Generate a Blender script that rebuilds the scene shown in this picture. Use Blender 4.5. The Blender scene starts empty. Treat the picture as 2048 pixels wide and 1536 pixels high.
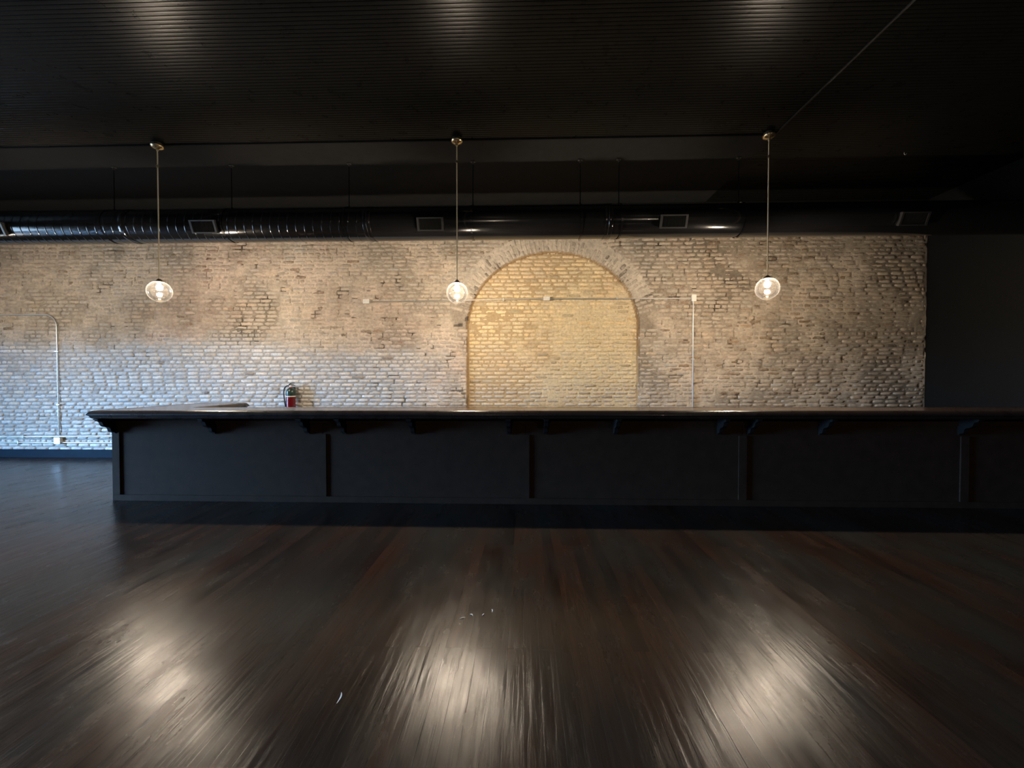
import bpy, bmesh, math, random
import numpy as np
from mathutils import Vector, Matrix

random.seed(7)
RNG = np.random.default_rng(7)
SC = bpy.context.scene
COL = SC.collection
PI = math.pi

# ------------------------------------------------------------------ room dimensions (metres)
CAM_H = 1.444
XR, XL = 6.78, -13.0          # right / left wall faces
YB, YF = 6.95, -5.0           # back (brick) / front wall faces
HC = 4.42                     # ceiling

# ------------------------------------------------------------------ helpers
def obj(name, verts, faces, m, parent=None, smooth=False):
    me = bpy.data.meshes.new(name)
    me.from_pydata([tuple(v) for v in verts], [], [tuple(f) for f in faces])
    me.update()
    if smooth:
        for p in me.polygons:
            p.use_smooth = True
    if m is not None:
        me.materials.append(m)
    o = bpy.data.objects.new(name, me)
    COL.objects.link(o)
    if parent is not None:
        o.parent = parent
    return o

class MB:
    """collects shapes that become ONE mesh object"""
    def __init__(self):
        self.v, self.f = [], []
    def add(self, v, f):
        n = len(self.v)
        self.v += [tuple(p) for p in v]
        self.f += [tuple(i + n for i in q) for q in f]
        return self
    def box(self, x0, x1, y0, y1, z0, z1):
        v = [(x0,y0,z0),(x1,y0,z0),(x1,y1,z0),(x0,y1,z0),(x0,y0,z1),(x1,y0,z1),(x1,y1,z1),(x0,y1,z1)]
        f = [(0,3,2,1),(4,5,6,7),(0,1,5,4),(1,2,6,5),(2,3,7,6),(3,0,4,7)]
        return self.add(v, f)
    def bbox(self, x0, x1, y0, y1, z0, z1, b=0.004, seg=2):
        bm = bmesh.new()
        bmesh.ops.create_cube(bm, size=1)
        for v in bm.verts:
            v.co = Vector(((x0+x1)/2 + v.co.x*(x1-x0), (y0+y1)/2 + v.co.y*(y1-y0), (z0+z1)/2 + v.co.z*(z1-z0)))
        bmesh.ops.bevel(bm, geom=bm.edges[:], offset=b, segments=seg, affect='EDGES')
        bm.verts.index_update()
        v = [tuple(p.co) for p in bm.verts]
        f = [tuple(p.index for p in q.verts) for q in bm.faces]
        bm.free()
        return self.add(v, f)
    def tube(self, pts, r, n=10, caps=True):
        pts = [Vector(p) for p in pts]
        rs = r if isinstance(r, (list, tuple)) else [r]*len(pts)
        T0 = (pts[1]-pts[0]).normalized()
        ref = Vector((0,0,1)) if abs(T0.z) < .9 else Vector((1,0,0))
        N = T0.cross(ref).normalized()
        v, f = [], []
        for i, p in enumerate(pts):
            a = pts[max(i-1,0)]; b = pts[min(i+1,len(pts)-1)]
            T = (b-a).normalized()
            N = (N - T*N.dot(T)).normalized()
            B = T.cross(N)
            for k in range(n):
                t = 2*PI*k/n
                v.append(p + (N*math.cos(t)+B*math.sin(t))*rs[i])
        for i in range(len(pts)-1):
            for k in range(n):
                f.append((i*n+k, i*n+(k+1)%n, (i+1)*n+(k+1)%n, (i+1)*n+k))
        if caps:
            f.append(tuple(range(n))[::-1]); f.append(tuple((len(pts)-1)*n+k for k in range(n)))
        return self.add(v, f)
    def lathe(self, prof, c=(0,0,0), n=24, axis='z'):
        """prof: (radius, height) pairs"""
        v, f = [], []
        for (r, h) in prof:
            for k in range(n):
                t = 2*PI*k/n
                a, b = r*math.cos(t), r*math.sin(t)
                if axis == 'z': v.append((c[0]+a, c[1]+b, c[2]+h))
                elif axis == 'x': v.append((c[0]+h, c[1]+a, c[2]+b))
                else: v.append((c[0]+a, c[1]+h, c[2]+b))
        for i in range(len(prof)-1):
            for k in range(n):
                f.append((i*n+k, i*n+(k+1)%n, (i+1)*n+(k+1)%n, (i+1)*n+k))
        return self.add(v, f)
    def prism(self, poly, x0, x1):
        """(y,z) outline extruded along x"""
        n = len(poly)
        v = [(x0, p[0], p[1]) for p in poly] + [(x1, p[0], p[1]) for p in poly]
        f = [(i, (i+1)%n, n+(i+1)%n, n+i) for i in range(n)] + [tuple(range(n))[::-1], tuple(range(n, 2*n))]
        return self.add(v, f)
    def build(self, name, m, parent=None, smooth=False, recalc=True):
        o = obj(name, self.v, self.f, m, parent, smooth)
        if recalc:
            bm = bmesh.new(); bm.from_mesh(o.data)
            bmesh.ops.recalc_face_normals(bm, faces=bm.faces[:])
            bm.to_mesh(o.data); bm.free()
        if smooth:
            try: o.data.set_sharp_from_angle(angle=math.radians(40))
            except Exception: pass
        return o

def tag(o, label=None, cat=None, group=None, kind=None):
    if label: o['label'] = label
    if cat: o['category'] = cat
    if group: o['group'] = group
    if kind: o['kind'] = kind
    return o

def empty(name, loc, label, cat, group=None):
    o = bpy.data.objects.new(name, None)
    o.empty_display_size = .1
    COL.objects.link(o); o.location = loc
    return tag(o, label, cat, group)

def struct(o):
    o['kind'] = 'structure'
    return o

# ------------------------------------------------------------------ material helpers
def newmat(name):
    m = bpy.data.materials.new(name); m.use_nodes = True
    nt = m.node_tree; nt.nodes.clear()
    out = nt.nodes.new('ShaderNodeOutputMaterial')
    return m, nt, out

def N(nt, t, **kw):
    n = nt.nodes.new(t)
    for k, v in kw.items():
        if k in n.inputs: n.inputs[k].default_value = v
        else: setattr(n, k, v)
    return n

def L(nt, a, b): nt.links.new(a, b)

def coords(nt, scale=(1,1,1)):
    tc = N(nt, 'ShaderNodeTexCoord'); mp = N(nt, 'ShaderNodeMapping')
    mp.inputs['Scale'].default_value = scale
    L(nt, tc.outputs['Object'], mp.inputs['Vector'])
    return mp.outputs['Vector']

def mix(nt, fac, a, b, mode='MIX'):
    n = N(nt, 'ShaderNodeMix'); n.data_type = 'RGBA'; n.blend_type = mode
    for s, v in ((0, fac), (6, a), (7, b)):
        if hasattr(v, 'links') or isinstance(v, bpy.types.NodeSocket): L(nt, v, n.inputs[s])
        elif s == 0: n.inputs[0].default_value = v
        else: n.inputs[s].default_value = (*v, 1) if len(v) == 3 else v
    return n.outputs[2]

def ramp(nt, sock, p0, p1, c0=(0,0,0), c1=(1,1,1)):
    r = N(nt, 'ShaderNodeValToRGB')
    r.color_ramp.elements[0].position = p0; r.color_ramp.elements[1].position = p1
    r.color_ramp.elements[0].color = (*c0, 1); r.color_ramp.elements[1].color = (*c1, 1)
    L(nt, sock, r.inputs[0])
    return r.outputs[0]

def simple(name, col, rough=.5, metal=0., spec=.5, bump=0., bscale=60., var=.15, vscale=8., coat=0., rvar=.06):
    m, nt, out = newmat(name)
    b = N(nt, 'ShaderNodeBsdfPrincipled')
    b.inputs['Metallic'].default_value = metal
    b.inputs['Specular IOR Level'].default_value = spec
    b.inputs['Coat Weight'].default_value = coat
    v = coords(nt)
    n1 = N(nt, 'ShaderNodeTexNoise', Scale=vscale, Detail=5.)
    L(nt, v, n1.inputs['Vector'])
    lo = tuple(c*(1-var) for c in col); hi = tuple(min(1, c*(1+var)) for c in col)
    L(nt, ramp(nt, n1.outputs[0], .3, .7, lo, hi), b.inputs['Base Color'])
    r = N(nt, 'ShaderNodeMapRange'); r.inputs[3].default_value = max(.02, rough-rvar); r.inputs[4].default_value = rough+rvar
    L(nt, n1.outputs[0], r.inputs[0]); L(nt, r.outputs[0], b.inputs['Roughness'])
    if bump:
        n2 = N(nt, 'ShaderNodeTexNoise', Scale=bscale, Detail=4.)
        L(nt, v, n2.inputs['Vector'])
        bp = N(nt, 'ShaderNodeBump', Strength=bump, Distance=.01)
        L(nt, n2.outputs[0], bp.inputs['Height']); L(nt, bp.outputs[0], b.inputs['Normal'])
    L(nt, b.outputs[0], out.inputs[0])
    return m

M = {}
M['black_ceiling'] = simple('black_gloss_ceiling_paint', (.0048,.0048,.0044), rough=.28, spec=.045, rvar=.02, bump=.04, bscale=30)
M['black_wall'] = simple('black_wall_paint', (.0045,.0045,.0042), spec=.15, rough=.6, bump=.3, bscale=60)
M['bar_paint'] = simple('black_bar_paint', (.034,.0225,.0155), spec=.05, rough=.8, bump=.12, bscale=70)
M['bar_dark'] = simple('black_corbel_paint', (.012,.0115,.011), spec=.08, rough=.7, bump=.1, bscale=70)
M['duct'] = simple('black_gloss_duct_paint', (.005,.005,.0055), rough=.15, spec=.4, bump=.04, bscale=9, coat=.15)
M['black_metal'] = simple('black_painted_steel', (.012,.012,.012), rough=.45)
M['vent_frame'] = simple('dull_black_vent_paint', (.012,.012,.0122), rough=.45)
M['soffit'] = simple('matt_black_ceiling_paint', (.0125,.013,.0132), spec=.08, rough=.75, bump=.1, rvar=.02)
M['trim'] = simple('dark_trim_paint', (.010,.010,.0098), spec=.2, rough=.6)
M['louvre'] = simple('matt_black_louvre_paint', (.006,.006,.006), spec=.1, rough=.8)
M['emt'] = simple('galvanised_conduit_steel', (.52,.52,.50), rough=.36, metal=.7, var=.08)
M['box_steel'] = simple('pale_box_steel', (.66,.65,.61), rough=.45, metal=.35, var=.08)
M['brass'] = simple('brushed_brass', (.75,.60,.36), rough=.28, metal=1., var=.06)
M['stem'] = simple('pale_brass_stem', (.72,.64,.46), rough=.38, metal=.55, var=.05)
M['baseboard'] = simple('dark_blue_baseboard_paint', (.006,.016,.027), spec=.05, rough=.7)
M['red'] = simple('red_enamel', (.12,.003,.006), rough=.25, coat=.4, var=.05)
M['upper_dark'] = simple('dark_green_upper', (.018,.04,.032), rough=.3)
M['label_pale'] = simple('pale_label_band', (.6,.57,.52), rough=.4)
M['rubber'] = simple('black_rubber', (.012,.012,.013), rough=.5)
M['chip'] = simple('white_paint_flake', (.75,.74,.7), rough=.6)
M['frame'] = simple('dark_window_frame', (.05,.05,.05), rough=.4)

def wood_top():
    m, nt, out = newmat('dark_lacquered_wood')
    b = N(nt, 'ShaderNodeBsdfPrincipled', Roughness=.22)
    v = coords(nt, (1.2, 22, 22))
    n = N(nt, 'ShaderNodeTexNoise', Scale=2.2, Detail=7., Distortion=.6); L(nt, v, n.inputs['Vector'])
    L(nt, ramp(nt, n.outputs[0], .35, .68, (.035,.018,.011), (.085,.045,.026)), b.inputs['Base Color'])
    b.inputs['Coat Weight'].default_value = .6; b.inputs['Coat Roughness'].default_value = .15
    bp = N(nt, 'ShaderNodeBump', Strength=.06, Distance=.004); L(nt, n.outputs[0], bp.inputs['Height'])
    L(nt, bp.outputs[0], b.inputs['Normal']); L(nt, b.outputs[0], out.inputs[0])
    return m
M['bar_top'] = wood_top()
M['nosing'] = simple('near_black_nosing_lacquer', (.022,.016,.014), rough=.28, coat=.25, var=.2)

def brick_mat():
    m, nt, out = newmat('old_brick')
    b = N(nt, 'ShaderNodeBsdfPrincipled', Roughness=.92); b.inputs['Specular IOR Level'].default_value = .2
    at = N(nt, 'ShaderNodeAttribute'); at.attribute_name = 'Col'
    v = coords(nt)
    n1 = N(nt, 'ShaderNodeTexNoise', Scale=26., Detail=6., Roughness=.65); L(nt, v, n1.inputs['Vector'])
    n2 = N(nt, 'ShaderNodeTexNoise', Scale=9., Detail=7., Roughness=.7, Distortion=.4); L(nt, v, n2.inputs['Vector'])
    c = mix(nt, 1., at.outputs['Color'], ramp(nt, n1.outputs[0], .3, .72, (.70,.68,.66), (1.16,1.16,1.15)), 'MULTIPLY')
    # lime left on the faces; how much is set brick by brick
    sm = N(nt, 'ShaderNodeMath', operation='MULTIPLY')
    L(nt, ramp(nt, n2.outputs[0], .47, .60), sm.inputs[0]); L(nt, at.outputs['Alpha'], sm.inputs[1])
    c = mix(nt, sm.outputs[0], c, (.52,.45,.36))
    L(nt, c, b.inputs['Base Color'])
    h = N(nt, 'ShaderNodeMath', operation='ADD'); L(nt, n1.outputs[0], h.inputs[0])
    n3 = N(nt, 'ShaderNodeTexNoise', Scale=110., Detail=3.); L(nt, v, n3.inputs['Vector'])
    L(nt, n3.outputs[0], h.inputs[1])
    bp = N(nt, 'ShaderNodeBump', Strength=.55, Distance=.012); L(nt, h.outputs[0], bp.inputs['Height'])
    L(nt, bp.outputs[0], b.inputs['Normal']); L(nt, b.outputs[0], out.inputs[0])
    return m
M['brick'] = brick_mat()

def floor_mat():
    m, nt, out = newmat('dark_plank_floor')
    b = N(nt, 'ShaderNodeBsdfPrincipled')
    tc = N(nt, 'ShaderNodeTexCoord'); sp = N(nt, 'ShaderNodeSeparateXYZ'); cb = N(nt, 'ShaderNodeCombineXYZ')
    L(nt, tc.outputs['Object'], sp.inputs[0])
    L(nt, sp.outputs['Y'], cb.inputs['X']); L(nt, sp.outputs['X'], cb.inputs['Y'])
    br = N(nt, 'ShaderNodeTexBrick', Scale=1.)
    br.inputs['Brick Width'].default_value = 2.1; br.inputs['Row Height'].default_value = .083
    br.inputs['Mortar Size'].default_value = .0009; br.inputs['Mortar Smooth'].default_value = .3
    br.offset = .37; br.offset_frequency = 2; br.squash = 1.
    br.inputs['Color1'].default_value = (.040,.019,.0115,1); br.inputs['Color2'].default_value = (.013,.0085,.0065,1)
    br.inputs['Mortar'].default_value = (.006,.005,.004,1)
    L(nt, cb.outputs[0], br.inputs['Vector'])
    g = N(nt, 'ShaderNodeTexNoise', Scale=1., Detail=8., Roughness=.65, Distortion=.8)
    L(nt, coords(nt, (42, 2.2, 1)), g.inputs['Vector'])
    w = N(nt, 'ShaderNodeTexNoise', Scale=1., Detail=5., Roughness=.6)
    L(nt, coords(nt, (1.6, .7, 1)), w.inputs['Vector'])
    w2 = N(nt, 'ShaderNodeTexNoise', Scale=1., Detail=6., Roughness=.65)
    L(nt, coords(nt, (7., 2.2, 1)), w2.inputs['Vector'])
    c = mix(nt, 1., br.outputs['Color'], ramp(nt, g.outputs[0], .3, .7, (.55,.55,.55), (1.35,1.3,1.25)), 'MULTIPLY')
    c = mix(nt, ramp(nt, w.outputs[0], .38, .66), c, (.024,.025,.022))     # greyed traffic wear
    c = mix(nt, ramp(nt, w2.outputs[0], .45, .80, (0,0,0), (.45,.45,.45)), c, (.012,.009,.007))  # dark stain patches
    L(nt, c, b.inputs['Base Color'])
    r = N(nt, 'ShaderNodeMapRange'); r.inputs[1].default_value = .3; r.inputs[2].default_value = .7
    r.inputs[3].default_value = .17; r.inputs[4].default_value = .31
    L(nt, w2.outputs[0], r.inputs[0]); L(nt, r.outputs[0], b.inputs['Roughness'])
    h = N(nt, 'ShaderNodeMath', operation='MULTIPLY_ADD'); L(nt, br.outputs['Fac'], h.inputs[0]); h.inputs[1].default_value = -.7
    h2 = N(nt, 'ShaderNodeMath', operation='MULTIPLY_ADD'); L(nt, g.outputs[0], h2.inputs[0]); h2.inputs[1].default_value = .55
    und = N(nt, 'ShaderNodeTexNoise', Scale=1., Detail=3.); L(nt, coords(nt, (12, 3, 1)), und.inputs['Vector'])
    L(nt, und.outputs[0], h2.inputs[2]); L(nt, h2.outputs[0], h.inputs[2])
    bp = N(nt, 'ShaderNodeBump', Strength=.46, Distance=.005); L(nt, h.outputs[0], bp.inputs['Height'])
    L(nt, bp.outputs[0], b.inputs['Normal'])
    b.inputs['Specular IOR Level'].default_value = .23
    L(nt, b.outputs[0], out.inputs[0])
    return m
M['floor'] = floor_mat()

def glass_mat(name, haze=0., tint=(1,1,1), gloss=1.):
    m, nt, out = newmat(name)
    tr = N(nt, 'ShaderNodeBsdfTransparent'); tr.inputs[0].default_value = (*tint, 1)
    gl = N(nt, 'ShaderNodeBsdfGlossy', Roughness=.02)
    lw = N(nt, 'ShaderNodeFresnel', IOR=1.45)
    mu = N(nt, 'ShaderNodeMath', operation='MULTIPLY'); mu.inputs[1].default_value = gloss
    L(nt, lw.outputs[0], mu.inputs[0])
    ms = N(nt, 'ShaderNodeMixShader'); L(nt, mu.outputs[0], ms.inputs[0])
    L(nt, tr.outputs[0], ms.inputs[1]); L(nt, gl.outputs[0], ms.inputs[2])
    res = ms.outputs[0]
    if haze:
        tl = N(nt, 'ShaderNodeBsdfTranslucent'); tl.inputs[0].default_value = (1,.95,.88,1)
        m2 = N(nt, 'ShaderNodeMixShader'); m2.inputs[0].default_value = haze
        # the dusty film is crossed at a slant near the rim, so it scatters more there
        fw = N(nt, 'ShaderNodeLayerWeight', Blend=.5); pw = N(nt, 'ShaderNodeMath', operation='POWER'); pw.inputs[1].default_value = 5.
        ma = N(nt, 'ShaderNodeMath', operation='MULTIPLY_ADD'); ma.inputs[1].default_value = haze*6; ma.inputs[2].default_value = haze
        L(nt, fw.outputs['Facing'], pw.inputs[0]); L(nt, pw.outputs[0], ma.inputs[0]); L(nt, ma.outputs[0], m2.inputs[0])
        L(nt, res, m2.inputs[1]); L(nt, tl.outputs[0], m2.inputs[2]); res = m2.outputs[0]
    L(nt, res, out.inputs[0])
    return m
M['globe'] = glass_mat('clear_dusty_globe_glass', haze=.0022, gloss=.8)
M['pane'] = glass_mat('window_pane_glass', gloss=.6)

BULB_R = .034
LAMP = 3300.
def bulb_mat(k=1.):
    m, nt, out = newmat('glowing_bulb')
    e = N(nt, 'ShaderNodeEmission', Strength=LAMP*k); e.inputs[0].default_value = (1.0, .82, .62, 1)
    L(nt, e.outputs[0], out.inputs[0])
    return m

# ------------------------------------------------------------------ noise in numpy
def vnoise(x, z, s, seed=0):
    x = np.asarray(x, float)*s + 91.7*seed; z = np.asarray(z, float)*s + 37.3*seed
    xi, zi = np.floor(x).astype(np.int64), np.floor(z).astype(np.int64)
    fx, fz = x-xi, z-zi
    fx, fz = fx*fx*(3-2*fx), fz*fz*(3-2*fz)
    def h(a, b):
        n = (a*374761393 + b*668265263 + seed*974711) & 0x7fffffff
        n = ((n ^ (n >> 13))*1274126177) & 0x7fffffff
        return ((n ^ (n >> 16)) & 0xffff)/65535.
    return (h(xi,zi)*(1-fx)+h(xi+1,zi)*fx)*(1-fz) + (h(xi,zi+1)*(1-fx)+h(xi+1,zi+1)*fx)*fz
def fbm(x, z, s, seed=0, o=4):
    t = 0; a = .5; w = 0
    for k in range(o):
        t = t + a*vnoise(x, z, s*2**k, seed+k*11); w += a; a *= .55
    return t/w
def sstep(a, b, v):
    t = np.clip((np.asarray(v, float)-a)/(b-a), 0, 1); return t*t*(3-2*t)

# ------------------------------------------------------------------ the brick wall
AX, AHW, AZ0, AB = .503, 1.478, 2.30, 1.30       # arch centre, half width, spring, rise
RING = .31
BRICK_TOP = 3.98
def in_arch(x, z, g=0.):
    x = np.asarray(x, float); z = np.asarray(z, float)
    d = np.abs(x-AX)
    up = (d/(AHW+g))**2 + (np.maximum(z-AZ0, 0)/(AB+g))**2 < 1
    return np.where(z <= AZ0, d < AHW, up)
def half(z, g=0.):
    if z <= AZ0: return AHW
    t = (z-AZ0)/(AB+g)
    return None if t >= 1 else (AHW+g)*math.sqrt(1-t*t)

def paint_zone(x, z):
    """0..1: old whitewash left on the lower bricks, mostly left of the arch"""
    edge = 2.02 + .22*(fbm(x, z, 1.1, 5)-.5)*2 - .10*sstep(-6, -1, x)
    return (1-sstep(-.12, .12, z-edge))*(1-sstep(-2.3, -.85, x+.35*(fbm(x, z, 2., 9)-.5)*2))

def wall_tone(x, z):
    """base brick colour before brick to brick changes"""
    t = fbm(x, z, .55, 3)[..., None]; u = fbm(x, z, .9, 21)[..., None]
    tan = np.array([.47,.405,.325]); pink = np.array([.465,.365,.30]); grey = np.array([.47,.425,.36])
    c = tan*(1-sstep(.45,.7,t)) + pink*sstep(.45,.7,t)
    c = c*(1-sstep(.5,.75,u)) + grey*sstep(.5,.75,u)
    rt = sstep(1.8, 3.2, x)[..., None]
    c = c*(1-rt) + np.array([.41,.338,.258])*rt*(.9+.25*t)
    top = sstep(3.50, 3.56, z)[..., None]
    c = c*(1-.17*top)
    p = paint_zone(x, z)[..., None]
    return c*(1-p) + np.array([.60,.575,.53])*p

def infill_tone(x, z):
    t = fbm(x, z, .8, 33)[..., None]
    c = np.array([.72,.60,.375])*(1-sstep(.4,.65,t)) + np.array([.66,.53,.345])*sstep(.4,.65,t)
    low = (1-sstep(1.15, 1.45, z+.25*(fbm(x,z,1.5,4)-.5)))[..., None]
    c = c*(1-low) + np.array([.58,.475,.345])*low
    wh = (sstep(.52,.62,fbm(x,z,2.2,8))*(1-sstep(.0,.25,np.abs(z-1.38)))*(1-sstep(.0,.5,x)))[..., None]
    return c*(1-wh) + np.array([.76,.71,.58])*wh

joints = []
bricks = {'wall': [], 'infill': [], 'ring': []}      # (cx, cz, hl, hh, angle, ybase, protrude, r,g,b,a, rough)
CH = .0675
Z0 = .12
def lay(kind, x0, x1, k):
    zc = Z0 + (k+.5)*CH
    header = (k % 7 == 2)
    step = .108 if header else .213
    x = x0 if kind == 'infill' else x0 - random.uniform(0, step)
    if x0 < -10: x = x0 - (0 if k % 2 else step*.5) + random.uniform(-.02,.02)
    else: x = x0 - (step*.5 if k % 2 else 0)
    while x < x1 - .02:
        ln = step*random.uniform(.93, 1.07)
        if not header and random.random() < .05: ln *= .52
        a, b = max(x, x0), min(x+ln, x1)
        x += ln
        if b-a < .035: continue
        if kind == 'wall' and random.random() < .16: joints.append((b, zc, random.uniform(.3, 1.)))
        bricks[kind].append((((a+b)/2), zc, (b-a)/2-.0052, CH/2-.0052, k))
ncourse = int((BRICK_TOP-Z0)/CH)
for k in range(ncourse):
    zc = Z0 + (k+.5)*CH
    ho = half(zc, RING) if zc > AZ0 else AHW
    if ho is None: lay('wall', -11.0, XR-.015, k)
    else:
        j = random.uniform(-.02,.03)
        lay('wall', -11.0, AX-ho+(j if zc > AZ0 else random.uniform(-.012,.0)), k)
        lay('wall', AX+ho-(j if zc > AZ0 else random.uniform(-.03,.02)), XR-.015-random.uniform(0,.03), k)
    hi = half(zc)
    if hi is not None: lay('infill', AX-hi+.016, AX+hi-.016, k)

def build_bricks(name, rows, parent):
    """rows: dict of arrays. One mesh, every brick a worn slab of its own."""
    n = len(rows['cx'])
    U = np.linspace(-1, 1, 5); V = np.linspace(-1, 1, 3)
    uu, vv = np.meshgrid(U, V); uu, vv = uu.ravel(), vv.ravel()       # 15 front verts
    per = [0,1,2,3,4,9,14,13,12,11,10,5]
    isper = np.zeros(15, bool); isper[per] = True
    corner = np.zeros(15, bool); corner[[0,4,10,14]] = True
    hl = rows['hl'][:,None]; hh = rows['hh'][:,None]; rg = rows['rough'][:,None]
    lu = uu[None]*hl; lv = vv[None]*hh
    ins = .004 + .003*rg
    side_u = (np.abs(uu) == 1)[None]; side_v = (np.abs(vv) == 1)[None]
    lu = lu - np.sign(uu)[None]*side_u*ins*(1+.9*corner[None])
    lv = lv - np.sign(vv)[None]*side_v*ins*(1+.9*corner[None])
    jit = (.0015+.0036*rg)
    lu = lu + RNG.normal(0, 1, lu.shape)*jit*isper[None]
    lv = lv + RNG.normal(0, 1, lv.shape)*jit*isper[None]*.8
    dy = -rows['pr'][:,None] + isper[None]*.0045 + RNG.normal(0, 1, lu.shape)*(.0008+.0018*rg)
    tilt = RNG.normal(0, .0013, (n,1))*uu[None] + RNG.normal(0, .0013, (n,1))*vv[None]
    dy = dy + tilt
    # skirt
    su = uu[per][None]*hl; sv = vv[per][None]*hh; sy = np.full(su.shape, .022)
    lu = np.concatenate([lu, su], 1); lv = np.concatenate([lv, sv], 1); dy = np.concatenate([dy, sy], 1)
    ca, sa = np.cos(rows['ang'])[:,None], np.sin(rows['ang'])[:,None]
    X = rows['cx'][:,None] + lu*ca - lv*sa
    Z = rows['cz'][:,None] + lu*sa + lv*ca
    Yv = rows['yb'][:,None] + dy
    co = np.stack([X, Yv, Z], -1).reshape(-1, 3)
    fq = []
    for j in range(2):
        for i in range(4):
            a = j*5+i; fq.append((a, a+1, a+6, a+5))
    for q in range(12):
        a, b = per[q], per[(q+1) % 12]
        fq.append((a, 15+q, 15+(q+1) % 12, b))
    fq = np.array(fq); nv = 27
    F = (fq[None] + (np.arange(n)*nv)[:,None,None]).reshape(-1, 4)
    me = bpy.data.meshes.new(name)
    me.vertices.add(len(co)); me.vertices.foreach_set('co', co.ravel())
    me.loops.add(F.size); me.loops.foreach_set('vertex_index', F.ravel().astype(np.int32))
    me.polygons.add(len(F))
    me.polygons.foreach_set('loop_start', (np.arange(len(F))*4).astype(np.int32))
    me.polygons.foreach_set('use_smooth', np.ones(len(F), bool))
    me.update(); me.validate()
    at = me.color_attributes.new('Col', 'FLOAT_COLOR', 'POINT')
    rgba = np.repeat(np.concatenate([rows['rgb'], rows['a'][:,None]], 1), nv, 0)
    at.data.foreach_set('color', rgba.astype(np.float32).ravel())
    me.materials.append(M['brick'])
    o = bpy.data.objects.new(name, me); COL.objects.link(o); o.parent = parent
    return o

def rows_from(lst, kind):
    A = np.array(lst)
    if kind == 'wall':
        ch = RNG.random(len(A)) < .10
        A[ch,2] *= RNG.uniform(.88, .96, ch.sum())
        A[:,0] += RNG.normal(0, .003, len(A))
    r = dict(cx=A[:,0], cz=A[:,1] + RNG.normal(0,.0016,len(A)), hl=A[:,2], hh=A[:,3]*(1+RNG.normal(0,.03,len(A))), ang=RNG.normal(0,.006,len(A)))
    x, z = r['cx'], r['cz']; n = len(A)
    if kind == 'wall':
        p = paint_zone(x, z)
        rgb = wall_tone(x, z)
        rgb *= np.clip(RNG.normal(1, .10, n), .7, 1.28)[:,None]
        hue = RNG.normal(0, .03, n)[:,None]
        rgb *= 1 + hue*np.array([1, 0, -1.2])
        dens = .015 + .13*sstep(1.9, 3., x)*sstep(.46,.66,fbm(x,z,.9,55)) + .05*sstep(.52,.72,fbm(x,z,1.1,56))*(1-p)
        dark = RNG.random(n) < dens
        rgb[dark] *= RNG.uniform(.45, .7, (dark.sum(),1))*np.array([1.05,.93,.82])
        r['yb'] = np.full(n, YB)
        r['pr'] = np.clip(RNG.normal(.009, .0022, n) - .0012*(1-p), .003, .018)
        r['rough'] = np.clip(.35 + .75*(1-p)*fbm(x,z,.7,61), .2, 1.)
        r['a'] = np.clip((1-p)*(.2+.5*fbm(x,z,.8,71)) + .12, 0, .8)
    else:
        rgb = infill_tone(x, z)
        rgb *= np.clip(RNG.normal(1, .06, n), .8, 1.2)[:,None]
        rgb *= 1 + RNG.normal(0, .025, n)[:,None]*np.array([1, 0, -1.5])
        dark = RNG.random(n) < .09
        rgb[dark] *= RNG.uniform(.62, .85, (dark.sum(),1))
        r['yb'] = np.full(n, YB+.055)
        r['pr'] = np.clip(RNG.normal(.008, .002, n), .002, .014)
        r['rough'] = np.clip(.2+.6*fbm(x,z,.9,62), .2, 1.)
        r['a'] = np.clip(.15+.45*fbm(x,z,1.2,72), 0, .8)
    r['rgb'] = rgb
    return r

# the masonry behind, floor to ceiling; the part above the bricks is painted black
wall_back = struct(MB().box(XL-.3, XR+.3, YB+.09, YB+.4, -.2, HC+.2).build('wall_back', M['black_wall']))
build_bricks('brick_facing', rows_from(bricks['wall'], 'wall'), wall_back)
build_bricks('arch_infill', rows_from(bricks['infill'], 'infill'), wall_back)

# ring of brick on edge around the arch
ring = dict(cx=[], cz=[], hl=[], hh=[], ang=[], yb=[], pr=[], rgb=[], a=[], rough=[])
pts = []
for i in range(2001):
    t = PI*i/2000
    pts.append((AX+AHW*math.cos(t), AZ0+AB*math.sin(t)))
s = 0; nxt = .03; idx = 0
for i in range(1, 2001):
    dx, dz = pts[i][0]-pts[i-1][0], pts[i][1]-pts[i-1][1]
    s += math.hypot(dx, dz)
    if s >= nxt:
        nxt += .070; idx += 1
        ang = math.atan2(-dx, dz)            # outward normal
        ang = math.atan2(-dx, dz) if False else math.atan2(dx*-1, dz)
        nx_, nz_ = dz, -dx
        ln = math.hypot(nx_, nz_); nx_, nz_ = nx_/ln, nz_/ln
        ang = math.atan2(nz_, nx_)
        frac = i/2000
        if frac < .04 or frac > .96: continue
        ext = RING + random.uniform(-.10, .05)
        low = max(0., 1-min(frac, 1-frac)/.15)
        if random.random() < .55*low: continue
        cuts = [0, .11, ext] if idx % 2 else [0, .21, ext]
        for a, b in zip(cuts, cuts[1:]):
            if b-a < .04: continue
            mid = (a+b)/2 + random.uniform(-.006,.006)
            ring['cx'].append(pts[i][0]+nx_*mid); ring['cz'].append(pts[i][1]+nz_*mid)
            ring['hl'].append((b-a)/2-.006); ring['hh'].append(.0285*random.uniform(.85,1.1)); ring['ang'].append(ang+random.uniform(-.04,.04))
            ring['yb'].append(YB); ring['pr'].append(random.uniform(.004,.016))
            g = random.uniform(.74,1.1)
            if random.random() < .14: g *= .5
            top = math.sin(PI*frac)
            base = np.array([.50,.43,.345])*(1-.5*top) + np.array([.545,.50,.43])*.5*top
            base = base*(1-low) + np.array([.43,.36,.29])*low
            ring['rgb'].append(base*g); ring['a'].append(random.uniform(.3,.9)); ring['rough'].append(random.uniform(.6,1.))
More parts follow.
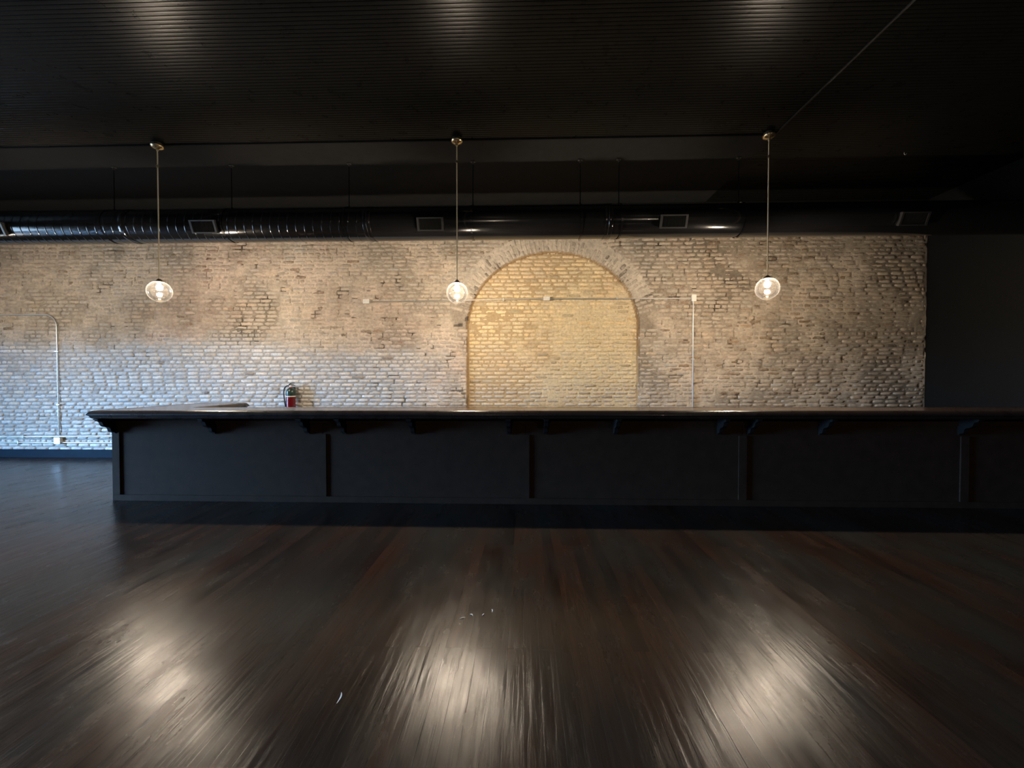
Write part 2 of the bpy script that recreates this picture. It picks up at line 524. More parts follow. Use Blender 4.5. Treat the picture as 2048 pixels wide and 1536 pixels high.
build_bricks('arch_ring', {k: np.array(v) for k, v in ring.items()}, wall_back)

# lime mortar bed between the bricks: a fine grid that bulges and smears over brick edges
def mortar():
    st = .02
    xs = np.arange(-11.05, XR+.001, st); zs = np.arange(.05, BRICK_TOP+.03, st)
    Xg, Zg = np.meshgrid(xs, zs)
    p = paint_zone(Xg, Zg)
    inn = in_arch(Xg, Zg)
    ringz = in_arch(Xg, Zg, RING+.02) & (~inn) & (Zg > AZ0+.5)
    smear = fbm(Xg, Zg, 7., 81)*.6 + fbm(Xg, Zg, 1.0, 82)*.55
    bulge = .004*(fbm(Xg, Zg, 18., 83)-.5) + sstep(.64, .84, smear)*.0075*(1-p) + .0006*(1-p)
    bulge = np.where(inn, .0035*(fbm(Xg, Zg, 18., 84)-.5) + sstep(.62,.8,smear)*.007, bulge)
    bulge = np.where(ringz, bulge+.003, bulge)
    hole = sstep(.83, .86, vnoise(Xg, Zg, 8., 91))*sstep(.55,.62,fbm(Xg,Zg,.9,92))*(~inn)
    gap = np.zeros(Xg.shape)
    for jx, jz, a in joints:
        i = int(round((jx-xs[0])/st)); k0 = int((jz-.030-zs[0])/st); k1 = int((jz+.034-zs[0])/st)
        if 0 <= i < len(xs) and paint_zone(jx, jz) < .5 + .5*(a > .85):
            gap[max(k0,0):k1+1, i] = np.maximum(gap[max(k0,0):k1+1, i], a)
    gap *= (~inn)
    hole = np.maximum(hole, gap)
    Yg = YB - bulge*(1-gap) + np.where(inn, .055, 0) + .012*hole
    col = np.zeros(Xg.shape+(4,))
    cream = np.array([.56,.48,.375]); grimy = np.array([.36,.345,.32]); ochre = np.array([.44,.325,.185])
    base = cream*(.82+.36*fbm(Xg, Zg, 3., 93))[...,None]
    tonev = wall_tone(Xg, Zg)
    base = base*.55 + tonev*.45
    dk = sstep(.5,.7,fbm(Xg,Zg,.8,97))[...,None]*.45
    base = base*(1-dk)*(.62+.5*sstep(.35,.65,fbm(Xg,Zg,1.7,98)))[...,None]
    c = base*(1-p[...,None]) + grimy*p[...,None]
    t = sstep(.42,.6,fbm(Xg, Zg, 1.1, 95))[...,None]
    ci = ochre*(1-t) + np.array([.64,.53,.335])*t
    c = np.where(inn[...,None], ci, c)
    c = np.where(ringz[...,None], np.array([.54,.485,.40])*(.6+.65*fbm(Xg,Zg,6.,96))[...,None], c)
    reveal_shade = in_arch(Xg, Zg, .022) & ~in_arch(Xg, Zg, -.022)      # shade of the arch reveal, painted into the mortar colour
    reveal_shade = np.where(Zg <= AZ0, np.abs(np.abs(Xg-AX)-AHW) < .022, reveal_shade)
    c = np.where(reveal_shade[...,None], c*np.array([.66,.56,.46]), c)
    c = c*(1-.75*hole)[...,None]
    col[...,:3] = c; col[...,3] = .1
    nz, nx = Xg.shape
    co = np.stack([Xg, Yg, Zg], -1).reshape(-1,3)
    I = np.arange(nz*nx).reshape(nz, nx)
    F = np.stack([I[:-1,:-1], I[:-1,1:], I[1:,1:], I[1:,:-1]], -1).reshape(-1,4)
    me = bpy.data.meshes.new('mortar_bed')
    me.vertices.add(len(co)); me.vertices.foreach_set('co', co.ravel())
    me.loops.add(F.size); me.loops.foreach_set('vertex_index', F.ravel().astype(np.int32))
    me.polygons.add(len(F)); me.polygons.foreach_set('loop_start', (np.arange(len(F))*4).astype(np.int32))
    me.polygons.foreach_set('use_smooth', np.ones(len(F), bool))
    me.update(); me.validate()
    at = me.color_attributes.new('Col', 'FLOAT_COLOR', 'POINT')
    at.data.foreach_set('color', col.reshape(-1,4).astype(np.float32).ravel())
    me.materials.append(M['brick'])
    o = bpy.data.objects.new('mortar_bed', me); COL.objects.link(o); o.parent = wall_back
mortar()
# black painted upper wall, proud of the masonry above the bricks
MB().box(XL, XR, YB-.012, YB+.1, BRICK_TOP, HC).build('painted_upper_band', M['black_wall'], wall_back)
MB().box(XL, -11.0, YB-.005, YB+.1, 0, BRICK_TOP).build('plain_wall_panel', M['box_steel'], wall_back)

# ------------------------------------------------------------------ floor, ceiling, other walls, window
struct(MB().box(XL-.3, XR+.3, YF-.3, YB+.4, -.2, 0).build('floor', M['floor']))
def ceiling():
    v, f = [], []
    y = YF-.3; P = .040
    prof = []
    while y < YB+.1:
        prof += [(y, 0), (y+.004, .003), (y+.008, 0), (y+.024, -.0005)]
        y += P
    prof.append((y, 0))
    n = len(prof)
    for x in (XL-.3, XR+.3):
        v += [(x, a, HC+b) for a, b in prof]
    f = [(i, i+1, n+i+1, n+i) for i in range(n-1)]
    m = MB(); m.add(v, f)
    m.box(XL-.3, XR+.3, YF-.3, YB+.4, HC+.02, HC+.2)
    return m.build('ceiling', M['black_ceiling'], recalc=False)
struct(ceiling())
struct(MB().box(XR, XR+.3, YF-.3, YB+.09, -.2, HC+.2).build('wall_right', M['black_wall']))
struct(MB().box(XL-.3, XR+.3, YF-.3, YF, -.2, HC+.2).build('wall_front', M['black_wall']))
WY0, WY1, WZ0, WZ1 = .4, 3.6, .12, 2.50
wl = MB()
wl.box(XL-.3, XL, YF-.3, WY0, -.2, HC+.2); wl.box(XL-.3, XL, WY1, YB+.09, -.2, HC+.2)
wl.box(XL-.3, XL, WY0, WY1, -.2, WZ0); wl.box(XL-.3, XL, WY0, WY1, WZ1, HC+.2)
struct(wl.build('wall_left', M['black_wall']))
win = struct(MB().box(XL-.02, XL+.03, WY0-.06, WY1+.06, WZ1, WZ1+.07).box(XL-.02, XL+.03, WY0-.06, WY1+.06, WZ0-.06, WZ0)
             .box(XL-.02, XL+.03, WY0-.06, WY0, WZ0, WZ1).box(XL-.02, XL+.03, WY1, WY1+.06, WZ0, WZ1)
             .build('window_1', M['frame']))
MB().box(XL-.14, XL-.09, (WY0+WY1)/2-.03, (WY0+WY1)/2+.03, WZ0, WZ1).build('mullion', M['frame'], win)
MB().box(XL-.12, XL-.112, WY0, WY1, WZ0, WZ1).build('pane', M['pane'], win)
bb = MB().bbox(XL, XR, YB-.035, YB+.02, 0, .142, b=.004)
struct(bb.build('baseboard_back', M['baseboard']))

# ------------------------------------------------------------------ the bar
BX0, BX1, BY = -4.80, XR, 4.53      # front panel plane
def ztop(x): return 1.067 + .0022*(x+4.9)
bar = empty('bar_counter', (BX0, BY, 0), 'long black panelled bar with corbels under its overhanging top, in front of the brick wall', 'bar')
def bpart(mb, name, m, smooth=False):
    o = mb.build(name, m, None, smooth)
    o.data.transform(Matrix.Translation((-BX0, -BY, 0)))
    o.parent = bar
    return o
st_x = [BX0+.046, -2.31, .023, 2.445, 4.845]
edges = [BX0] + st_x[1:] + [BX1]
TH = .975
for a, b in zip(edges, edges[1:]):
    bpart(MB().bbox(a+.002, b-.002, BY, BY+.03, .0, TH+.0022*(a+4.9), b=.0015, seg=1), 'front_panel', M['bar_paint'])
for i, x in enumerate(st_x):
    bpart(MB().bbox(x-.045, x+.045, BY-.015, BY, .070, .79 if i else .80, b=.002), 'stile', M['bar_paint'])
bpart(MB().bbox(BX0, BX1, BY-.015, BY, .0, .070, b=.002), 'base_rail', M['bar_paint'])
bpart(MB().bbox(BX0, BX1, BY-.015, BY, .975-.07, .975, b=.002), 'top_rail', M['bar_paint'])
bpart(MB().box(BX0, BX0+.03, BY+.03, 5.70, 0, TH), 'side_panel', M['bar_paint'])
bpart(MB().box(BX0+.03, -4.12, 5.67, 5.70, 0, TH), 'return_end_panel', M['bar_paint'])
bpart(MB().box(-4.15, -4.12, 4.80, 5.67, 0, TH), 'inner_return_panel', M['bar_paint'])
bpart(MB().box(-4.15, BX1, 4.77, 4.80, 0, TH), 'back_panel', M['bar_paint'])
# ogee corbels
prof = [(1.0,0),(1.0,.05),(.97,.14),(.86,.16),(.79,.21),(.755,.30),(.72,.40),(.655,.475),(.56,.52),(.45,.55),(.375,.60),
        (.335,.68),(.315,.77),(.27,.87),(.17,.90),(.105,.92),(.09,.985),(.05,1.0),(0,1.0),(0,0)]
def corbel(x, hw=.021):
    zt = ztop(x)-.092
    p = [(BY-.0015-a*.205, zt-b*.19) for a, b in prof]
    m = MB(); m.prism(p, x-hw, x+hw)
    m.bbox(x-hw-.007, x+hw+.007, BY-.215, BY-.001, zt-.012, zt+.0005, b=.002, seg=1)
    bpart(m, 'corbel', M['bar_dark'])
for x in (-4.772,-3.584,-2.477,-2.051,-1.252,-.165,.249,1.031,2.181,2.515,3.293,4.79):
    corbel(x)

top = empty('wooden_worktop', (BX0, BY, .97), 'dark lacquered wooden worktop on the bar, with moulded edge and a left return', 'worktop')
def tpart(mb, name, m, smooth=False):
    o = mb.build(name, m, None, smooth)
    for v in o.data.vertices: v.co.z += ztop(v.co.x) - 1.067
    o.data.transform(Matrix.Translation((-BX0, -BY, -.97)))
    o.parent = top
    return o
ZT = 1.067
FY, IY = 4.335, 4.815             # slab front / inner edge (nosing adds to it)
OXF, OXB, IX, RY = -4.80, -4.64, -4.065, 5.70
outer = [(XR-.001, FY), (OXF, FY), (OXB, RY), (IX, RY), (IX, IY), (XR-.001, IY)]
n = len(outer)
cuts = []
m = MB()
m.add([(x, y, ZT) for x, y in outer] + [(x, y, ZT-.09) for x, y in outer],
      [(0,1,4,5),(1,2,3,4)] + [(n+0,n+5,n+4,n+1),(n+1,n+4,n+3,n+2)] + [(i,(i+1)%n,n+(i+1)%n,n+i) for i in range(n)])
tpart(m, 'counter_slab', M['bar_top'])
# nosing swept round the edge (out, down)
nos = [(-.012,.0006),(.004,.003),(.014,.0),(.026,-.008),(.036,-.020),(.044,-.034),(.048,-.041),(.047,-.047),(.038,-.052),(.030,-.058),(.027,-.070),(.022,-.080),(.012,-.088),(.0,-.092),(-.02,-.092)]
def sweep(path, name):
    k = len(nos); v, f = [], []
    for i, p in enumerate(path):
        p = Vector(p)
        d0 = (p-Vector(path[i-1])).normalized() if i else None
        d1 = (Vector(path[i+1])-p).normalized() if i < len(path)-1 else None
        n0 = Vector((d0.y, -d0.x)) if d0 is not None else None
        n1 = Vector((d1.y, -d1.x)) if d1 is not None else None
        if n0 is None: nn = n1
        elif n1 is None: nn = n0
        else:
            nn = (n0+n1); nn = nn/nn.dot(n0)
        for o_, z_ in nos:
            v.append((p.x+nn.x*o_, p.y+nn.y*o_, ZT+z_))
    for i in range(len(path)-1):
        for j in range(k-1):
            f.append((i*k+j, i*k+j+1, (i+1)*k+j+1, (i+1)*k+j))
    f.append(tuple(range(k))); f.append(tuple((len(path)-1)*k+j for j in range(k)))
    mb = MB(); mb.add(v, f)
    tpart(mb, name, M['nosing'], smooth=True)
front = [(OXB, RY-.0005), (OXF, FY)] + [(OXF+(XR-OXF)*i/12, FY) for i in range(1, 12)] + [(XR-.002, FY)]
sweep(front, 'front_nosing')
inner = [(XR-.002, IY)] + [(XR+(IX-XR)*i/12, IY) for i in range(1, 12)] + [(IX, IY), (IX, RY), (OXB, RY)]
sweep(inner, 'inner_nosing')

# ------------------------------------------------------------------ pendants
def pendant(x, y, zc, label, k=1.):
    zt = HC - .004
    p = empty('pendant_light', (x, y, zt), label, 'pendant light', 'globe pendants over the bar')
    def pp(mb, name, m, smooth=True):
        o = mb.build(name, m, None, smooth); o.parent = p; return o
    g = zc - zt
    R = .132
    pp(MB().lathe([(0,-.0005),(.058,-.0005),(.058,-.03),(0,-.03)], n=28), 'ceiling_box', M['black_metal'])
    pp(MB().lathe([(0,-.03),(.070,-.03),(.072,-.036),(.069,-.046),(.055,-.058),(.030,-.068),(.014,-.074),(.012,-.094),(0,-.094)], n=32), 'canopy', M['brass'])
    ztop_s = -.09; zbot = g + R + .02
    pp(MB().tube([(0,0,ztop_s),(0,0,zbot)], .0068, n=12), 'stem', M['stem'])
    pp(MB().lathe([(.0,-.27),(.0105,-.27),(.0115,-.275),(.0115,-.305),(.0105,-.31),(0,-.31)], n=14), 'stem_coupling', M['brass'])
    pp(MB().lathe([(.0,g+R+.03),(.012,g+R+.03),(.034,g+R+.010),(.047,g+R-.006),(.047,g+R-.014),(0,g+R-.014)], n=24), 'globe_cap', M['brass'])  # cap widened to hold the bulb's upward light off the ceiling
    pp(MB().lathe([(0,g+R-.012),(.017,g+R-.012),(.018,g+R-.018),(.015,g+R-.026),(0,g+R-.026)], n=20), 'socket', M['brass'])
    prof = []
    for i in range(0, 41):
        t = PI*(.06 + (.94)*i/40)
        prof.append((max(R*math.sin(t), .0004), g + R*math.cos(t)))
    pp(MB().lathe(prof, n=48), 'glass_globe', M['globe'])
    b0 = g+R-.026
    bp = [(.0005,b0+.001),(.012,b0),(.013,b0-.012),(.018,b0-.024),(.030,b0-.036),(BULB_R,b0-.054),(.031,b0-.071),(.024,b0-.084),(.011,b0-.090),(.0005,b0-.0915)]
    pp(MB().lathe(bp, n=24), 'bulb', bulb_mat(k))
    return p
pendant(-4.66, 5.01, 2.538, 'lit clear globe pendant on thin brass stem, hanging over the left end of the bar')
pendant(-.832, 5.01, 2.497, 'lit clear globe pendant on brass stem, hanging at left edge of the brick arch', 1.3)
pendant(2.985, 5.01, 2.528, 'lit clear globe pendant on thin brass stem, rightmost one, right of the brick arch', 1.05)
pendant(-8.47, 5.01, 2.53, 'lit clear globe pendant far left of the bar, above the bent wall conduit', .5)

# cover strips on the ceiling where the ridged boards meet the smooth matt panels
YC = 5.05
struct(MB().bbox(XL, 3.085, YC-.010, YC+.010, HC-.016, HC+.001, b=.003, seg=1).build('trim_1', M['louvre']))
struct(MB().bbox(3.065, 3.085, YF, YC-.010, HC-.016, HC+.001, b=.003, seg=1).build('trim_2', M['trim']))
MB().box(XL, 3.085, YC, YB-.012, HC-.004, HC+.01).build('smooth_ceiling_panel', M['soffit'], bpy.data.objects['ceiling'])

# ------------------------------------------------------------------ duct
DY, DZ, DR = 5.55, 3.569, .222
DX0, DX1, JX = XL+.01, XR-.01, 1.15
duct = empty('ventilation_duct', (0, DY, DZ), 'big glossy black round duct running below the ceiling along the top of the brick wall', 'duct')
def dpart(mb, name, m, smooth=True, parent=duct, recalc=True):
    o = mb.build(name, m, None, smooth, recalc); o.parent = parent; return o
def spiral(x0, x1, r, step):
    pr = [(r, x0)]
    x = x0 + step*.5
    while x < x1-.02:
        pr += [(r, x-.012), (r, x-.006), (r+.0022, x-.0025), (r+.0022, x+.0025), (r, x+.006), (r, x+.012)]
        x += step
    pr.append((r, x1))
    # seams lean: shear each ring round the duct so they read as a spiral lock seam
    mb = MB(); mb.lathe(pr, n=56, axis='x')
    nseg = 56
    out = []
    for i, (X, Yv, Z) in enumerate(mb.v):
        k = i % nseg
        t = 2*PI*k/nseg
        inside = x0+.1 < X < x1-.1
        out.append((X + (step*.28*math.sin(t) if inside else 0), Yv, Z))
    mb.v = out
    return mb
dpart(spiral(DX0, -5.50, DR, .118), 'duct_section', M['duct'])
dpart(spiral(-5.48, -2.12, DR, .118), 'duct_section', M['duct'])
dpart(MB().lathe([(DR,-2.10),(DR,JX)], n=56, axis='x'), 'duct_section', M['duct'])
dpart(MB().lathe([(DR-.006,JX),(DR-.006,DX1)], n=56, axis='x'), 'duct_section', M['duct'])
for x, w in ((-5.49,.05), (-2.11,.05), (JX-.02,.05)):
    dpart(MB().lathe([(DR-.01,x-w),(DR+.003,x-w),(DR+.006,x-w+.004),(DR+.004,x-.004),(DR+.008,x),(DR+.004,x+.004),(DR+.006,x+w-.004),(DR+.003,x+w),(DR-.01,x+w)], n=56, axis='x'), 'joint_band', M['duct'])
def register(x):
    w, h, pj = .150, .068, .045
    A = math.radians(22)
    # local frame: a along x, b up the face, d outward
    D = Vector((0, -math.cos(A), -math.sin(A))); U = Vector((0, -math.sin(A), math.cos(A)))
    def pt(a, b, d): return Vector((x+a, 0, 0)) + U*b + D*(DR+d)
    def lbox(m, a0, a1, b0, b1, d0, d1):
        v = [pt(a, b, d) for d in (d0, d1) for (a, b) in ((a0,b0),(a1,b0),(a1,b1),(a0,b1))]
        m.add(v, [(0,3,2,1),(4,5,6,7),(0,1,5,4),(1,2,6,5),(2,3,7,6),(3,0,4,7)]); return m
    fr = MB()
    for a0,a1,b0,b1 in ((-w-.026,-w,-h-.016,h+.016),(w,w+.026,-h-.016,h+.016),(-w,w,-h-.016,-h),(-w,w,h,h+.016)):
        lbox(fr, a0, a1, b0, b1, pj-.03, pj)
    for a0,a1,b0,b1 in ((-w-.01,-w,-h,h),(w,w+.01,-h,h),(-w-.01,w+.01,-h-.01,-h),(-w-.01,w+.01,h,h+.01)):
        lbox(fr, a0, a1, b0, b1, -.05, pj-.03)
    o = dpart(fr, 'vent_register', M['vent_frame'], smooth=False)
    lv = MB()
    k = 17
    for i in range(k):
        a = -w + (i+.5)*2*w/k
        lbox(lv, a-.003, a+.003, -h, h, pj-.022, pj-.006)
    l_ = lv.build('louvres', M['louvre']); l_.parent = o
    bk = lbox(MB(), -w, w, -h, h, pj-.05, pj-.045).build('damper_plate', M['louvre']); bk.parent = o
for x in (-7.29, -4.32, -1.24, 1.96, 5.01):
    register(x)

H = [(-5.80,'thin black duct hanger rod left of the left pendant stem, leftmost of the hangers'),
     (-4.10,'thin black duct hanger rod right of the left pendant stem, near the duct vent there'),
     (-2.43,'thin black duct hanger rod midway between left and middle pendants'),
     (-.70,'thin black duct hanger rod just right of the middle pendant stem'),
     (.775,'thin black duct hanger rod above the arch, left one of the close pair'),
     (1.30,'thin black duct hanger rod above the arch, right one of the close pair'),
     (2.91,'thin black duct hanger rod just left of the right pendant stem')]
def hanger(x, label):
    h = empty('duct_hanger', (x, DY, HC-.003), label, 'duct hanger', 'hanger rods holding the duct')
    L_ = HC-.003 - (DZ+DR)
    o = MB().tube([(0,0,0),(0,0,-L_+.034)], .0065, n=8).build('rod', M['louvre'], None, True); o.parent = h
    o = MB().bbox(-.03,.03,-.02,.02,-.012,0,b=.002,seg=1).tube([(0,0,-.012),(0,0,-.04)], .012, n=6).build('ceiling_anchor', M['black_metal']); o.parent = h
    # strap round the duct
    v, f = [], []
    n = 40; cz = -(HC-.003-DZ)
    for i in range(n):
        t = 2*PI*i/n
        for r in (DR+.0035, DR+.0075):
            for a in (-.013, .013):
                v.append((a, r*math.sin(t), cz + r*math.cos(t)))
    for i in range(n):
        a, b = i*4, ((i+1) % n)*4
        f += [(a, a+1, b+1, b), (a+2, b+2, b+3, a+3), (a, b, b+2, a+2), (a+1, a+3, b+3, b+1)]
    m = MB(); m.add(v, f); m.bbox(-.013,.013,-.004,.004, cz+DR, cz+DR+.035, b=.001, seg=1)
    m.v = [(a+x, b+DY-DY, c_+(HC-.003)-DZ) for a, b, c_ in m.v]
    dpart(m, 'hanger_strap', M['duct'], smooth=False)
for x, l in H: hanger(x, l)

# ------------------------------------------------------------------ conduits and boxes on the brick
YW = YB - .020
CR = .009
def straps(ps, par, vertical=False):
    for (x, z) in ps:
        if vertical: b = MB().bbox(x-.03, x+.03, YW-CR-.003, YB-.006, z-.010, z+.010, b=.003, seg=1)
        else: b = MB().bbox(x-.010, x+.010, YW-CR-.003, YB-.006, z-.026, z+.026, b=.003, seg=1)
        o = b.build('strap', M['emt']); o.parent = par
def conduit(pts, label, sp=(), vert=False):
    o = MB().tube(pts, CR, n=12).build('wall_conduit', M['emt'], None, True)
    tag(o, label, 'conduit', 'metal conduits on the brick wall')
    straps(sp, o, vert)
    return o
conduit([(-2.68,YW,2.758),(-1.2,YW,2.774),(.335,YW,2.788)], 'thin horizontal metal conduit passing behind the middle globe, between left and middle junction boxes', [(-1.9,2.766),(-.35,2.782)])
conduit([(.455,YW,2.790),(2.85,YW,2.786)], 'thin horizontal metal conduit crossing the right half of the arch to the corner box', [(1.6,2.788)])
conduit([(2.892,YW,2.735),(2.898,YW,.16)], 'vertical metal conduit dropping right of the arch down behind the bar', [(2.894,1.75)], True)
bend = [(XL+.02,YW,2.545),(-8.56,YW,2.562)]
for i in range(1, 9):
    t = PI/2*i/8
    bend.append((-8.56+.215*math.sin(t), YW, 2.562-.215*(1-math.cos(t))))
bend += [(-8.342,YW,1.4),(-8.338,YW,.405)]
conduit(bend, 'metal conduit bent in a rounded corner at far left, running down the whitewashed brick', [(-8.344,1.9),(-8.34,.95)], True)
conduit([(XL+.02,YW-.022,.372),(-8.9,YW-.022,.372),(-7.4,YW-.022,.392),(-4.9,YW-.022,.40)], 'upper of two low horizontal conduits at far left above the baseboard', [(-9.0,.372),(-6.6,.395)])
conduit([(XL+.02,YW,.268),(-8.40,YW,.268)], 'lower of two low conduits at far left, stretch left of the junction box', [(-9.1,.268)])
conduit([(-8.28,YW,.268),(-4.9,YW,.270)], 'lower of two low conduits, stretch from junction box to the bar end', [(-6.9,.269)])
def jbox(x, z, w, h, label, hubs):
    b = empty('junction_box', (x, YB-.004, z), label, 'junction box', 'metal junction boxes on the brick wall')
    d = .05
    o = MB().bbox(-w/2, w/2, -d, 0, -h/2, h/2, b=.006, seg=2).build('body', M['box_steel'], None, True); o.parent = b
    o = MB().bbox(-w/2-.003, w/2+.003, -d-.004, -d, -h/2-.003, h/2+.003, b=.0015, seg=1).build('cover_plate', M['box_steel']); o.parent = b
    for q in (-1, 1):
        o = MB().lathe([(0,-d-.0065),(.004,-d-.0065),(.005,-d-.004)], c=(q*w*.3,0,0), n=10, axis='y').build('screw', M['emt']); o.parent = b
    for hx, hz in hubs:
        p0 = Vector((hx*w/2, -.016, hz*h/2)); dr = Vector((hx, 0, hz))
        o = MB().tube([p0, p0+dr*.028], .0155, n=12).build('connector', M['emt'], None, True); o.parent = b
jbox(-2.735, 2.758, .105, .072, 'small pale junction box left of the middle globe, where the conduit starts', [(1,0)])
jbox(.395, 2.789, .105, .062, 'small pale junction box on the conduit in the middle of the arch', [(-1,0),(1,0)])
jbox(2.892, 2.786, .072, .105, 'small pale junction box at the corner where the conduit turns downwards', [(-1,0),(0,-1)])
jbox(-8.338, .305, .105, .110, 'pale junction box low at far left where conduits meet above the baseboard', [(-1,-.5),(1,-.5),(0,1)])

# ------------------------------------------------------------------ fire extinguisher
ex = empty('fire_extinguisher', (-4.045, YB-.11, .80), 'red fire extinguisher with dark upper part and black hose hung on the brick behind the bar', 'fire extinguisher')
def ep(mb, name, m, smooth=True):
    o = mb.build(name, m, None, smooth); o.parent = ex; return o
R = .074
ep(MB().lathe([(0,0),(R-.008,0),(R,.008),(R,.285),(R,.38),(R*.96,.405),(R*.82,.43),(R*.58,.448),(.028,.456),(.024,.47),(0,.47)], n=36), 'body', M['red'])
ep(MB().lathe([(R+.0008,.318),(R+.0012,.320),(R+.0012,.385),(R*.96+.0012,.407),(R*.82+.0012,.432),(R*.6+.001,.449)], n=36), 'upper_shell', M['upper_dark'])  # thin dark green shell over the upper body
ep(MB().lathe([(R+.0008,.300),(R+.0014,.301),(R+.0014,.318),(R+.0008,.319)], n=36), 'label_band', M['label_pale'])
ep(MB().lathe([(0,.465),(.020,.465),(.021,.475),(.021,.50),(.016,.508),(0,.508)], n=18), 'valve', M['box_steel'])
ep(MB().tube([(-.02,-.01,.50),(.02,-.012,.512),(.06,-.014,.505),(.085,-.014,.492)], [.009,.009,.008,.006], n=8), 'carry_handle', M['black_metal'])
ep(MB().tube([(-.025,-.01,.512),(.01,-.012,.535),(.05,-.014,.545),(.08,-.014,.540)], [.009,.009,.008,.006], n=8), 'squeeze_lever', M['black_metal'])
ep(MB().lathe([(0,-.026),(.014,-.026),(.015,-.02),(.015,-.012),(0,-.012)], c=(0,0,.487), n=16, axis='y'), 'pressure_gauge', M['box_steel'])
hose = [(-.018,-.005,.49),(-.05,-.008,.495),(-.085,-.012,.478),(-.108,-.015,.44),(-.115,-.018,.39),(-.113,-.02,.33),(-.106,-.02,.27),(-.098,-.02,.22)]
ep(MB().tube(hose, .0095, n=10), 'hose', M['rubber'])
ep(MB().tube([(-.098,-.02,.225),(-.09,-.02,.17),(-.083,-.02,.125)], [.012,.013,.015], n=12), 'nozzle', M['rubber'])
ep(MB().tube([(-.165,-.012,.225),(-.10,-.018,.226),(-.06,-.05,.226),(0,-R-.002,.226)], .005, n=8), 'hose_clip', M['rubber'])
ep(MB().bbox(-.02,.02,R-.004,.106,.28,.47,b=.003,seg=1).bbox(-.012,.012,.02,.1,.462,.470,b=.002,seg=1), 'wall_bracket', M['black_metal'], smooth=False)

# ------------------------------------------------------------------ small things
def flake(x, y, ln, w, rz, label, group=None):
    m = MB(); k = 7; v = []; f = []
    for i in range(k):
        t = i/(k-1); ww = w*math.sin(PI*(.08+.84*t))
        z = .0015 + .004*math.sin(PI*t)
        bx = .12*ln*math.sin(PI*t)
        v += [(bx-ww/2, (t-.5)*ln, z), (bx+ww/2, (t-.5)*ln, z+.0008), (bx+ww/2, (t-.5)*ln, z-.0012), (bx-ww/2, (t-.5)*ln, z-.0014)]
    for i in range(k-1):
        a, b = i*4, i*4+4
        f += [(a,a+1,b+1,b),(a+1,a+2,b+2,b+1),(a+2,a+3,b+3,b+2),(a+3,a,b,b+3)]
    f += [(0,3,2,1),((k-1)*4,(k-1)*4+1,(k-1)*4+2,(k-1)*4+3)]
    m.add(v, f)
    o = m.build('paint_flake', M['chip'], None, True)
    o.location = (x, y, 0); o.rotation_euler = (0, 0, rz)
    tag(o, label, 'debris', group)
flake(-.829, 1.752, .062, .006, .12, 'white sliver lying on the floor between left and middle lamp reflections')
G = 'pale scraps on the floor in front of the bar'
flake(-.365, 2.363, .034, .006, -1.15, 'pale scrap on the floor, leftmost of the short row above middle lamp reflection', G)
flake(-.315, 2.392, .024, .007, .9, 'pale scrap on the floor, second from left in the short row', G)
flake(-.245, 2.400, .022, .006, -.5, 'pale scrap on the floor, second from right in the short row', G)
flake(-.195, 2.440, .030, .005, .15, 'pale scrap on the floor, rightmost of the short row', G)
o = MB().lathe([(0,-.016),(.007,-.016),(.010,-.010),(.010,.004),(0,.004)], n=14, axis='y').build('wall_screw', M['box_steel'], None, True)
o.location = (6.515, YB-.012, .957); tag(o, 'tiny bright screw head on the brick at far right just above the bar', 'screw')
hk = [(0,0,0),(0,0,-.02),(.012,0,-.032),(.026,0,-.026),(.03,0,-.012)]
o = MB().tube(hk, .0035, n=8).build('ceiling_hook', M['emt'], None, True)
o.location = (5.04, 5.50, HC-.001); tag(o, 'tiny shiny hook on the dark ceiling at right, above the duct', 'hook')

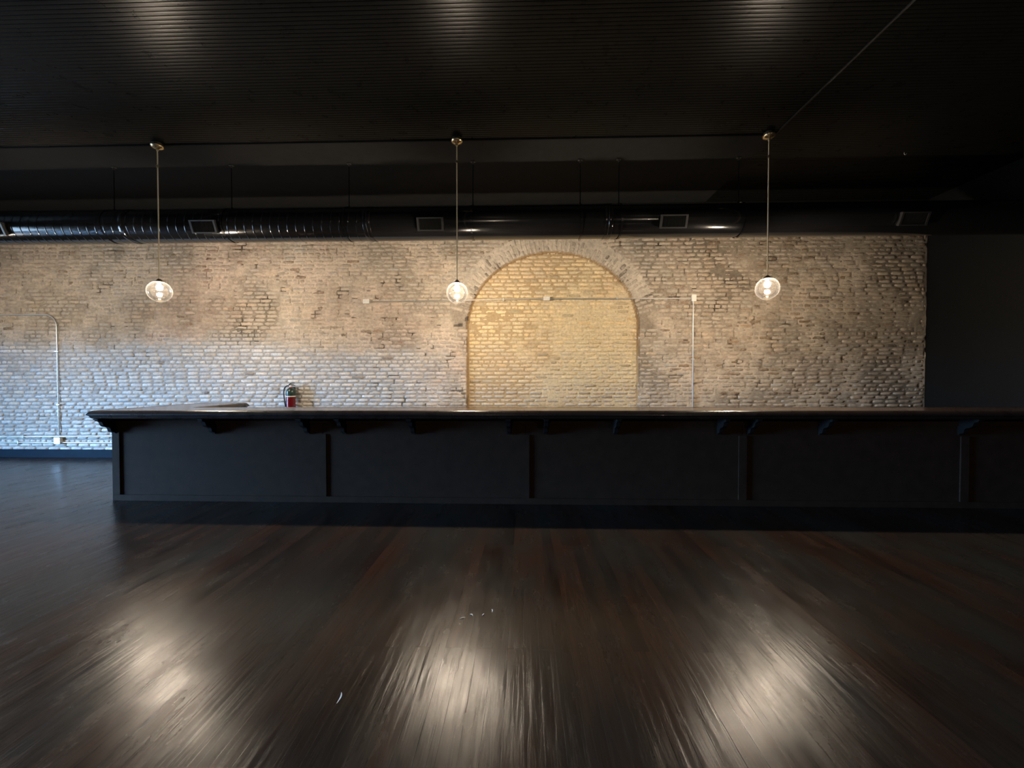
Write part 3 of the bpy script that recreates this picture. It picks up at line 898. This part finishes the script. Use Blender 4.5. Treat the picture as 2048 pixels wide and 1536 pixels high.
# ------------------------------------------------------------------ daylight
w = bpy.data.worlds.new('daylight'); SC.world = w; w.use_nodes = True
nt = w.node_tree; nt.nodes.clear()
wo = nt.nodes.new('ShaderNodeOutputWorld'); bg = nt.nodes.new('ShaderNodeBackground')
tc = nt.nodes.new('ShaderNodeTexCoord'); sx = nt.nodes.new('ShaderNodeSeparateXYZ')
nt.links.new(tc.outputs['Generated'], sx.inputs[0])
rp = nt.nodes.new('ShaderNodeValToRGB')
rp.color_ramp.elements[0].position = .0; rp.color_ramp.elements[0].color = (.042,.062,.085,1)
rp.color_ramp.elements[1].position = .03; rp.color_ramp.elements[1].color = (.28,.56,1.0,1)
nt.links.new(sx.outputs['Z'], rp.inputs[0]); nt.links.new(rp.outputs[0], bg.inputs[0])
bg.inputs[1].default_value = 205.
nt.links.new(bg.outputs[0], wo.inputs[0])
pl = bpy.data.lights.new('window_portal', 'AREA'); pl.shape = 'RECTANGLE'
pl.size = WY1-WY0; pl.size_y = WZ1-WZ0
po = bpy.data.objects.new('window_portal', pl); COL.objects.link(po)
po.location = (XL-.2, (WY0+WY1)/2, (WZ0+WZ1)/2)
po.rotation_euler = Vector((1,0,0)).to_track_quat('-Z', 'Z').to_euler()
pl.cycles.is_portal = True

# the lamps in the front half of the room, behind the viewer (their glints run along the duct)
for x in (-1.0, 4.1):
    ld = bpy.data.lights.new('front_room_lamp', 'POINT'); ld.energy = 85.; ld.color = (1., .82, .62); ld.shadow_soft_size = .034
    lo = bpy.data.objects.new('front_room_lamp', ld); COL.objects.link(lo); lo.location = (x, -3.2, 2.6)

# ------------------------------------------------------------------ camera
cd = bpy.data.cameras.new('camera'); cam = bpy.data.objects.new('camera', cd); COL.objects.link(cam)
cd.sensor_width = 36; cd.lens = 800/2048*36; cd.clip_start = .05; cd.clip_end = 100
cam.location = (0, 0, CAM_H)
cam.rotation_euler = (math.radians(90-1.0), 0, math.radians(1.65))
SC.camera = cam

SC.view_settings.view_transform = 'Standard'
try: SC.view_settings.look = 'None'
except Exception: pass
SC.view_settings.gamma = 1; SC.view_settings.exposure = 0
SC.view_settings.use_curve_mapping = False
cy = SC.cycles
cy.use_denoising = True
try: cy.denoiser = 'OPENIMAGEDENOISE'
except Exception: pass
cy.max_bounces = 8; cy.diffuse_bounces = 4; cy.glossy_bounces = 4; cy.transparent_max_bounces = 12
cy.sample_clamp_indirect = 4.; cy.sample_clamp_direct = 0
cy.caustics_reflective = False; cy.caustics_refractive = False
cy.use_light_tree = True
